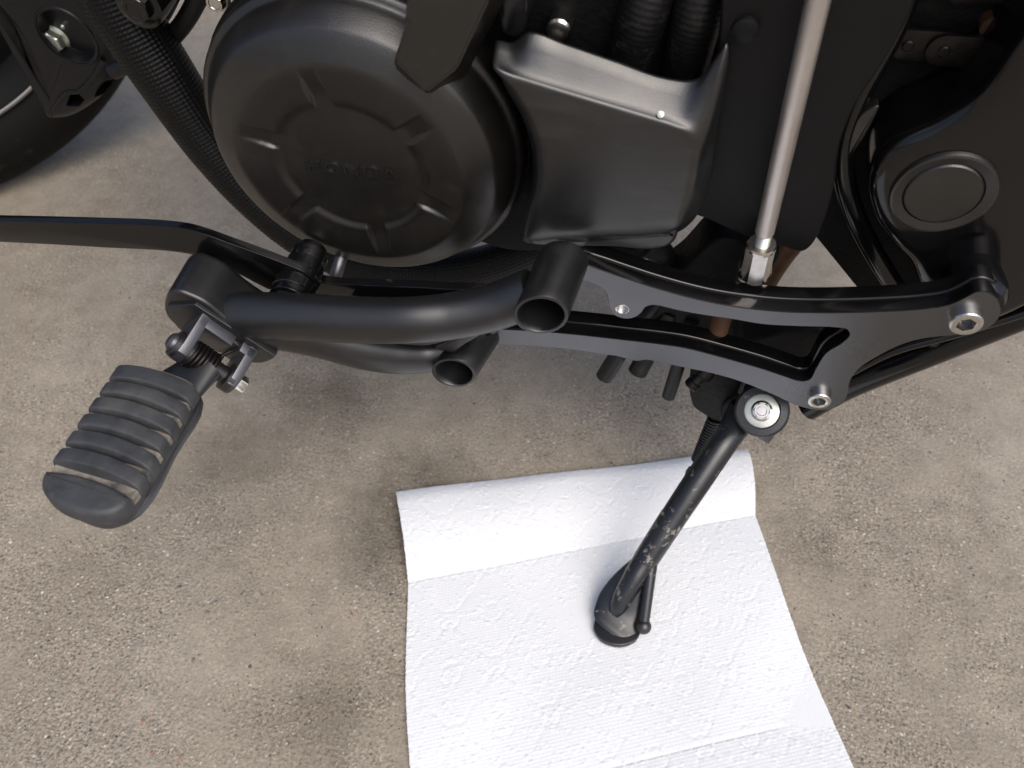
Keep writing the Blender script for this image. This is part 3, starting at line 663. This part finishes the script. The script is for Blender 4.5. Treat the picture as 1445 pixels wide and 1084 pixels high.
hel += [hel[-1] + aC * -.006 + tC * .002, hel[-1] + aC * -.016 + tC * .004, hel[-1] + aC * -.021 + tC * .0045 + dC * .003]
spring = sweep('return_spring', hel, .0013, 'chain', pin, seg=8, raw=True)
lathe('pin_sleeve', pc + dC * .0035, dC, [(.0062, 0), (.0080, .001), (.0080, .0045), (.0052, .0055), (.0052, wC - .010), (.0085, wC - .009), (.0085, wC - .0045)], 'powder', pin, 28)

# ---- foot peg
zt = 0
def foot_peg():
    pcw = Vector((pc.x, cl * pc.y - sl * pc.z, sl * pc.y + cl * pc.z)); mid = pcw + Vector(dC) * 0
    Z = .222
    c1 = (GL(158, 524, Z) + GL(272, 556, Z)) / 2; c6 = (GL(76, 640, Z) + GL(203, 680, Z)) / 2
    wv = (GL(272, 556, Z) - GL(158, 524, Z)); wid = wv.length
    wl = wv.normalized(); l = (c6 - c1); step = l.length / 5
    ln = l.normalized(); t = wl.cross(ln).normalized()
    if t.z < 0: t = -t
    hw = wid / 2 * .98
    peg = None
    def at(x, y, z, skew=True): return c1 + wl * x + ln * y + t * z
    # lower body, rounded outer end
    L = l.length
    # outline (x across, y along)
    o = [(-hw * .88, -.008), (-hw * .97, .0), (-hw, .02), (-hw, L + .004), (-hw * .97, L + .010), (-hw * .8, L + .017), (-hw * .45, L + .0215), (0, L + .0230), (hw * .45, L + .0220), (hw * .8, L + .0175), (hw * .97, L + .010), (hw, L), (hw, .02), (hw * .97, .0), (hw * .85, -.009), (hw * .4, -.012), (-hw * .4, -.012)]
    loop = [at(p.x, p.y, -.0062) for p in hermite(o, True, 4)]
    peg = prism('foot_peg', loop, t * -.0115, 'rubber', bike, .0022, .0055, 4, label='ribbed dark grey rubber foot peg')
    loop = [at(p.x * .985, L * .5 + (p.y - L * .5) * .985, -.0026) for p in hermite(o, True, 4)]
    pad = prism('tread_pad', loop, t * -.006, 'dusty', peg, .0012, None, 3)
    # ribs, one object each
    for i in range(6):
        y0 = i * step; th = .0043 if i else .0052
        prof = [(-hw * 1.02, -.0075), (-hw * 1.035, -.003), (-hw * .99, .0005), (-hw * .86, .0022), (-hw * .5, .0037), (0, .0042), (hw * .5, .0037), (hw * .86, .0022), (hw * .99, .0005), (hw * 1.035, -.003), (hw * 1.02, -.0075)]
        sm = hermite([(a, b) for a, b in prof], False, 4)
        bow = lambda x: .0022 * (1 - (x / hw) ** 2)
        lp = [at(p.x, y0 - th - bow(p.x), p.y - .0008) for p in sm]
        prism('tread_rib', lp, ln * (2 * th), 'rubber', peg, .0012, .0012, 3)
    # end pad
    yb = L + .0105; q = []
    for x in np.linspace(-1, 1, 25): q.append((x * hw * .985, yb - .0035 * (1 - x * x)))
    for a in np.linspace(0, math.pi, 25)[1:-1]: q.append((math.cos(a) * hw * .985, yb + .0160 * math.sin(a) ** .8))
    prism('end_pad', [at(x, y, .0012) for x, y in q], t * -.0095, 'rubber', peg, .0032, .0008, 5)
    # steel core showing at the edge, side lugs and hinge lug
    o2 = [(-hw * .9, L + .006), (-hw * .55, L + .0200), (0, L + .0235), (hw * .55, L + .0220), (hw * .98, L + .010), (hw * 1.03, .03), (hw * 1.0, -.006), (hw * .6, -.013), (-hw * .6, -.012), (-hw * .9, 0)]
    prism('steel_core', [at(p.x, p.y, -.0105) for p in hermite(o2, True, 4)], t * -.006, 'clevis', peg, .0018, .002, 3)
    hp = pc + dC * (wC * .5)
    lug0 = at(0, .004, -.0135)
    sweep('hinge_lug', [lug0, lug0.lerp(hp, .45), hp], [.020, .017, .0125], 'powder', peg, n=8, seg=24, rad2=[.0045, .005, .0075], hint=t)
    return peg
foot_peg()

# ---- shift lever
lev = ext('shift_lever', [(-60, 311, 1), (0, 312), (120, 315), (235, 320), (268, 325), (330, 346), (400, 372), (432, 386), (446, 402), (440, 415), (420, 419), (395, 415), (330, 384), (285, 364), (255, 357), (150, 350), (0, 342), (-60, 340, 1)], .176, .0052, 'gloss', bike, bev=.0006, seg=2, label='flat black shift lever bar')
lc = W(418, 402, .176)
pvt = lathe('lever_pivot', lc + OUT * .006, INN, [(.0100, -.008), (.0118, -.0072), (.0122, -.006), (.0122, -.002), (.0128, -.0015), (.0128, .0055), (.0122, .006), (.0128, .0066), (.0128, .014), (.0122, .0145), (.0118, .022), (.0105, .0225), (.0112, .025), (.0112, .031), (.0098, .032), (.0092, .036)], 'gloss', bike, 48)
lathe('pivot_cap', lc + OUT * .0145, INN, [(.0030, -.0036), (.0065, -.0030), (.0090, -.0016), (.0098, .0002), (.0098, .003)], 'gloss', pvt, 40)
ext('lever_link', [(430, 398), (470, 401), (540, 404), (620, 408), (700, 420), (700, 470), (600, 462), (440, 440), (428, 412)], .165, .006, 'gloss', bike, bev=.0006)
sweep('link_pin', [W(493, 330, .120), W(478, 375, .140), W(468, 410, .150)], .0042, 'clevis', bike, seg=16)

# ---- braided sleeve sweeping under the engine
def weave(d, th):
    a = math.sin(th * 20 + d * 1150); b = math.sin(th * 20 - d * 1150)
    return .00036 * a * b 
br_pts = [W(120, -90, .055), W(165, 0, .06), W(225, 95, .063), W(300, 205, .066), W(370, 285, .070), W(440, 340, .074), W(520, 375, .076), W(610, 385, .076), W(700, 372, .075), W(800, 330, .070)]
sweep('braided_hose', br_pts, [.0215, .0205, .0195, .0180, .0165, .0160, .0155, .0150, .0150, .0150], 'braid', bike, n=110, seg=160, mod=weave, ang=75, label='thick black braided sleeve running under the engine')
sweep('thin_cable', [W(310, -70, .05), W(278, 0, .05), W(252, 42, .05), W(215, 75, .05), W(160, 100, .05)], .0058, 'hose', bike, seg=18)
sweep('cable', [W(262, -60, .04), W(240, 0, .04), W(222, 30, .04), W(190, 60, .04)], .0050, 'hose', bike, seg=18)
cp = lathe('union_bolt', W(196, 8, .088), OUT, [(.014, -.03), (.014, -.004), (.0135, .0005), (.0115, .0010), (.0110, .0012)], 'gloss', bike, 40)
hex_bolt('union_head', W(196, 8, .0895), OUT, .0085, .005, cp, 'gloss')
hex_bolt('side_bolt', W(308, -2, .075), OUT, .0055, .006, bike, 'steel', flange=.0075)

# ---- exhaust / sump pieces seen through the bracket
ext('sump', [(780, 345), (880, 350), (905, 352), (912, 362), (905, 372), (800, 375)], .115, .12, 'dark', bike, bev=.003)
sweep('oil_pipe', [W(905, 345, .11), W(930, 352, .10), W(932, 372, .09), W(900, 400, .085)], .008, 'hose', bike, seg=18)
ext('stand_bracket', [(1010, 340), (1060, 345), (1100, 360), (1075, 398), (1040, 440), (1040, 480), (1110, 470), (1170, 470), (1175, 510), (1140, 545), (1085, 555), (1040, 560), (1020, 520), (1000, 470), (960, 480), (915, 470), (920, 420), (960, 385)], .112, .03, 'dark', bike, bev=.003)
lathe('cross_tube', W(1018, 448, .135), (.05, .3, 1), [(.0062, -.03), (.0062, .018)], 'tan', bike, 24)
sweep('exhaust_pipe', [W(1118, 335, .06), W(1092, 370, .06), W(1062, 420, .06), W(1030, 470, .06)], .010, 'tan', bike, seg=24)
for (a, b, r, ri) in (((880, 488), (852, 533), .0062, 0), ((918, 490), (899, 526), .0068, 0), ((962, 500), (943, 560), .0048, 0), ((905, 450), (875, 492), .0062, 0)):
    A_, B_ = W(*a, .118), W(*b, .126); d = (B_ - A_)
    lathe('drain_hose', A_, d, [(r, -.03), (r, d.length - .0006), (r * .9, d.length), (r * .55, d.length - .0002), (r * .5, d.length - .006)], 'hose', bike, 24)
lathe('switch_barrel', W(975, 545, .128), W(1000, 520, .12) - W(975, 545, .128), [(.0045, -.001), (.0055, 0), (.0055, .004), (.0045, .0045), (.0045, .010), (.0068, .011), (.0068, .03)], 'chain', bike, 28)
ext('switch_body', [(985, 505), (1035, 515), (1048, 560), (1035, 592), (1018, 598), (990, 586), (976, 574)], .125, .03, 'dark', bike, bev=.004, seg=3)

# ---- side stand
pv = W(1075, 580, .140); foot = GL(882, 868, .012)
sa = (foot - pv).normalized(); view = (pv - CAML).normalized(); bx_ = (-view - sa * (-view).dot(sa)).normalized(); sx = sa.cross(bx_)
def S3(a, b, c): return pv + sa * a + sx * b + bx_ * c      # along, across, towards the viewer
Ls = (foot - pv).length
axs = []
def SP(px, py, c=0):
    d = w2l(ray(px, py)); k = (pv + bx_ * c - CAML).dot(bx_) / d.dot(bx_); return CAML + d * k
def ell(c, rw, rt, n=36, tilt=0.0):
    return [c + sx * rw * math.cos(2 * math.pi * j / n) + (bx_ + sa * tilt) * rt * math.sin(2 * math.pi * j / n) for j in range(n)]
def resample(rs, k=4):
    cols = [path3([r[j] for r in rs], k) for j in range(len(rs[0]))]
    return [[c[i] for c in cols] for i in range(len(cols[0]))]
secs = [((1050, 582), .0120, .0075), ((1040, 597), .0108, .0085), ((1031, 611), .0097, .0092), ((1014, 635), .0097, .0097), ((975, 693), .0095, .0095), ((935, 753), .0090, .0091), ((912, 788), .0086, .0087), ((895, 815), .0082, .0080), ((880, 840), .0076, .0070), ((871, 857), .0062, .0050), ((866, 867), .0040, .0026)]
rs = [ell(SP(*c, (.0020 if c[1] > 800 else (-.0110 if c[1] < 600 else (-.007 if c[1] < 620 else (-.003 if c[1] < 640 else 0))))), rw, rt) for c, rw, rt in secs]
stand = rings('side_stand', resample(rs), 'stand', bike, ang=50, label='black tubular side stand with scuffed paint')
rs2 = [ell(SP(*c), rw, rt) for c, rw, rt in (((950, 730), .00940, .00945), ((935, 753), .00925, .00935), ((922, 773), .00905, .00915), ((909, 793), .00885, .00890))]
rings('scuffed_band', resample(rs2, 5), 'standworn', stand, caps=(False, False), ang=60, label='scuffed patch of stand paint')
# the tube flares into a flattened web that ends in the foot plate lying on the towel
fl = [((915, 785), .0060, .0060, 0), ((898, 808), .0098, .0052, -.001), ((884, 832), .0136, .0046, -.002), ((874, 856), .0166, .0040, -.002), ((870, 874), .0178, .0034, .0004), ((865, 886), .0164, .0028, .0036), ((862, 893), .0120, .0018, .0052)]
rings('foot_flare', resample([ell(SP(*c, o), rw, rt) for c, rw, rt, o in fl]), 'stand', stand, ang=50)
fp = hermite([(838, 886), (841, 870), (848, 852), (860, 838), (880, 832), (898, 842), (906, 862), (906, 884), (898, 902), (880, 910), (860, 908), (846, 900)], True, 5)
lp = [GL(p.x, p.y, .0068) for p in fp]
foot_o = prism('stand_foot', lp, w2l(Vector((0, 0, -.0042))), 'stand', stand, .0009, .0006, 3, label='flat rounded foot of the stand')
# tang with ball end
ta, tb = SP(921, 782, .001), GL(908, 884, .012)
tang = sweep('stand_tang', [ta, ta.lerp(tb, .25), tb], [.0046, .0043, .0038], 'stand', stand, seg=20)
lathe('tang_ball', tb, (tb - ta), [(.0056 * math.sin(math.pi * k / 14), -.0056 * math.cos(math.pi * k / 14)) for k in range(15)], 'powder', tang, 28)
# pivot: lug, rubber ring, washer, bolt
lathe('pivot_lug', pv, bx_, [(.0165, -.020), (.0178, -.018), (.0184, .0000), (.0180, .0026), (.0166, .0038), (.0125, .0040), (.0122, .0028), (.0110, .0026)], 'stand', stand, 64)
wsh = lathe('washer', pv + bx_ * .0027, bx_, [(.0040, 0), (.0117, 0), (.0118, .0006), (.0114, .0014), (.0105, .0016), (.0040, .0016)], 'zinc', stand, 56)
hex_bolt('pivot_bolt', pv + bx_ * .0042, bx_, .0056, .0055, stand, 'steel', flange=.0072)
prism('stop_tab', [W(x, y, .132) for x, y in ((1040, 596), (1098, 596), (1097, 610), (1085, 627), (1055, 612))], (0, .008, 0), 'clevis', stand, .0006)
ext('stand_yoke', [(1040, 560), (1060, 545), (1100, 545), (1112, 565), (1112, 585), (1100, 600), (1070, 608), (1035, 604), (1018, 590), (1022, 570)], .128, .02, 'dark', bike, bev=.002)
lathe('yoke_pin', W(1046, 548, .148), (.1, .2, 1), [(.0014, -.004), (.0014, .010)], 'chain', bike, 10)
# stand spring behind the tube
sp0, sp1 = W(1010, 590, .120), W(986, 650, .128); dd = (sp1 - sp0); a_, u_, v_ = basis(dd); LL = dd.length
hel = [sp0 + a_ * (LL * i / 400) + (u_ * math.cos(i * 2 * math.pi * 17 / 400) + v_ * math.sin(i * 2 * math.pi * 17 / 400)) * .0052 for i in range(401)]
sweep('stand_spring', hel, .00115, 'gloss', bike, seg=8, raw=True)
lathe('spring_core', sp0, a_, [(.0042, -.02), (.0042, LL)], 'dark', bike, 16)
lathe('spring_post', SP(975, 670, -.004), (0, -.2, -1), [(.003, -.006), (.0042, -.002), (.0042, .003), (.003, .005)], 'stand', stand, 16)

# ---- front wheel, steered to the left, and its caliper casting
def wheel():
    c = w2l(Vector((-.80, .125, .3))); yaw = R_(50)
    ax = w2l(Vector((math.cos(yaw), math.sin(yaw), 0))); nn = Vector((-math.sin(yaw) * cl, math.cos(yaw) * cl, sl)); nn = w2l(nn); up = ax.cross(nn)
    if up.z < 0: up = -up
    def ringp(prof, name, m, parent, seg=220, closed=True, label=None):
        rs = []
        for i in range(seg):
            t = 2 * math.pi * i / seg; e = ax * math.cos(t) + up * math.sin(t); rs.append([c + e * r + nn * (-o) for r, o in prof])
        return rings(name, rs, m, parent, closed=True, ang=40, label=label)
    tyre_prof = [(.208, .050), (.216, .056), (.235, .064), (.255, .0655), (.272, .060), (.287, .046), (.297, .025), (.300, 0), (.297, -.025), (.287, -.046), (.272, -.060), (.235, -.064), (.208, -.050), (.205, 0)]
    wh = ringp([(.2065, .0545), (.2065, .050), (.196, .046), (.186, .030), (.182, 0), (.186, -.030), (.196, -.046), (.2065, -.050), (.200, -.0555), (.190, -.046), (.178, -.030), (.174, 0), (.178, .030), (.190, .046), (.200, .0555)], 'front_wheel', 'wheel', bike, label='front wheel turned towards the engine')
    ringp(tyre_prof, 'tyre', 'tyre', wh)
    ringp([(.2060, .0553), (.2068, .0556), (.2066, .0560), (.2050, .0572), (.2030, .0575), (.2015, .0566), (.2015, .0550)], 'rim_lip', 'rim', wh)
    for i in range(10):
        t = 2 * math.pi * (i + .3) / 10; e = ax * math.cos(t) + up * math.sin(t)
        sweep('spoke', [c + e * .03, c + e * .10 - nn * .006, c + e * .178], [.014, .011, .015], 'wheel', wh, seg=14)
    ringp([(.03, .034), (.10, .040), (.186, .030), (.186, .024), (.10, .034), (.03, .028)], 'wheel_web', 'wheel', wh, 120)
    lathe('hub', c - nn * .05, nn, [(.02, 0), (.035, .004), (.04, .03), (.04, .07), (.035, .096), (.02, .1)], 'fork', wh, 40)
    return wh, c, ax, up, nn
wh, wc, wax, wup, wnn = wheel()
cal = ext('caliper_casting', [(-60, -60, 1), (150, -60), (158, 20), (155, 70), (152, 100), (152, 118), (142, 138), (118, 158), (95, 170), (70, 172), (62, 168), (52, 130), (35, 85), (8, 35), (-60, -30, 1)], -.012, .035, 'fork', bike, bev=.010, seg=7, label='black brake casting with hexagon bolt in a round recess')
rc = W(94, 52, -.012)
k1 = lathe('cutter', rc + OUT * .01, INN, [(.0215, 0), (.0205, .018), (.0190, .021)], 'fork', bike, 48)
k2 = prism('cutter', [W(x, y, -.004) for x, y in ((86, 158), (91, 143), (103, 140), (112, 150), (104, 160))], (0, .03, 0), 'fork', bike)
k3 = prism('cutter', [W(x, y, -.004) for x, y in ((124, 148), (131, 128), (140, 126), (146, 130), (134, 150))], (0, .03, 0), 'fork', bike)
bpy.context.view_layer.update(); cut(cal, [k1, k2, k3])
hex_bolt('caliper_bolt', W(80, 53, -.0235), OUT, .0086, .009, cal, 'zinc', flange=.0105)
lathe('recess_rim', rc + OUT * .0002, INN, [(.0216, .001), (.0222, -.0006), (.0234, -.0008), (.0244, .0004), (.0244, .002)], 'fork', cal, 56, caps=(False, False))
sweep('cast_ridge', [W(72, 160, -.0125), W(92, 132, -.0125), W(112, 128, -.0125), W(132, 108, -.0125), W(146, 84, -.0125)], .0022, 'fork', cal, seg=14)
lathe('small_pin', W(90, 36, -.014), OUT, [(.0018, -.004), (.0018, .002), (.001, .003)], 'zinc', cal, 10)

# ---- the rest of the machine just above the picture: cylinder, radiator, tank and seat shade what lies below
cyl = prism('cylinder_block', [Vector((x, -.105, z)) for x, z in ((-.20, .42), (-.02, .44), (-.07, .66), (-.24, .63))], (0, .21, 0), 'dark', bike, .008)
for k in range(9):
    z = .46 + k * .018; prism('cooling_fin', [Vector((x - k * .0045, -.112, z + dz)) for x, dz in ((-.205, -.002), (-.02, .002), (-.02, .006), (-.205, .002))], (0, .224, 0), 'dark', cyl, .0008)
prism('radiator', [Vector((x, -.13, z)) for x, z in ((-.36, .42), (-.31, .42), (-.35, .72), (-.40, .72))], (0, .26, 0), 'dark', bike, .006)
sweep('fuel_tank', [Vector((-.36, 0, .80)), Vector((-.28, 0, .79)), Vector((-.15, 0, .77)), Vector((0, 0, .74)), Vector((.10, 0, .71)), Vector((.14, 0, .70))], [.03, .085, .105, .09, .06, .02], 'gloss', bike, seg=40, rad2=[.04, .12, .145, .125, .085, .03], hint=(0, 1, 0))
sweep('seat', [Vector((.10, 0, .68)), Vector((.16, 0, .66)), Vector((.30, 0, .645)), Vector((.44, 0, .66)), Vector((.50, 0, .68))], [.01, .035, .042, .038, .01], 'hose', bike, seg=40, rad2=[.05, .11, .145, .14, .06], hint=(0, 1, 0))
prism('side_cover', [Vector((x, -.11, z)) for x, z in ((.02, .44), (.34, .46), (.40, .60), (.10, .66), (.0, .60))], (0, .22, 0), 'panel', bike, .01)
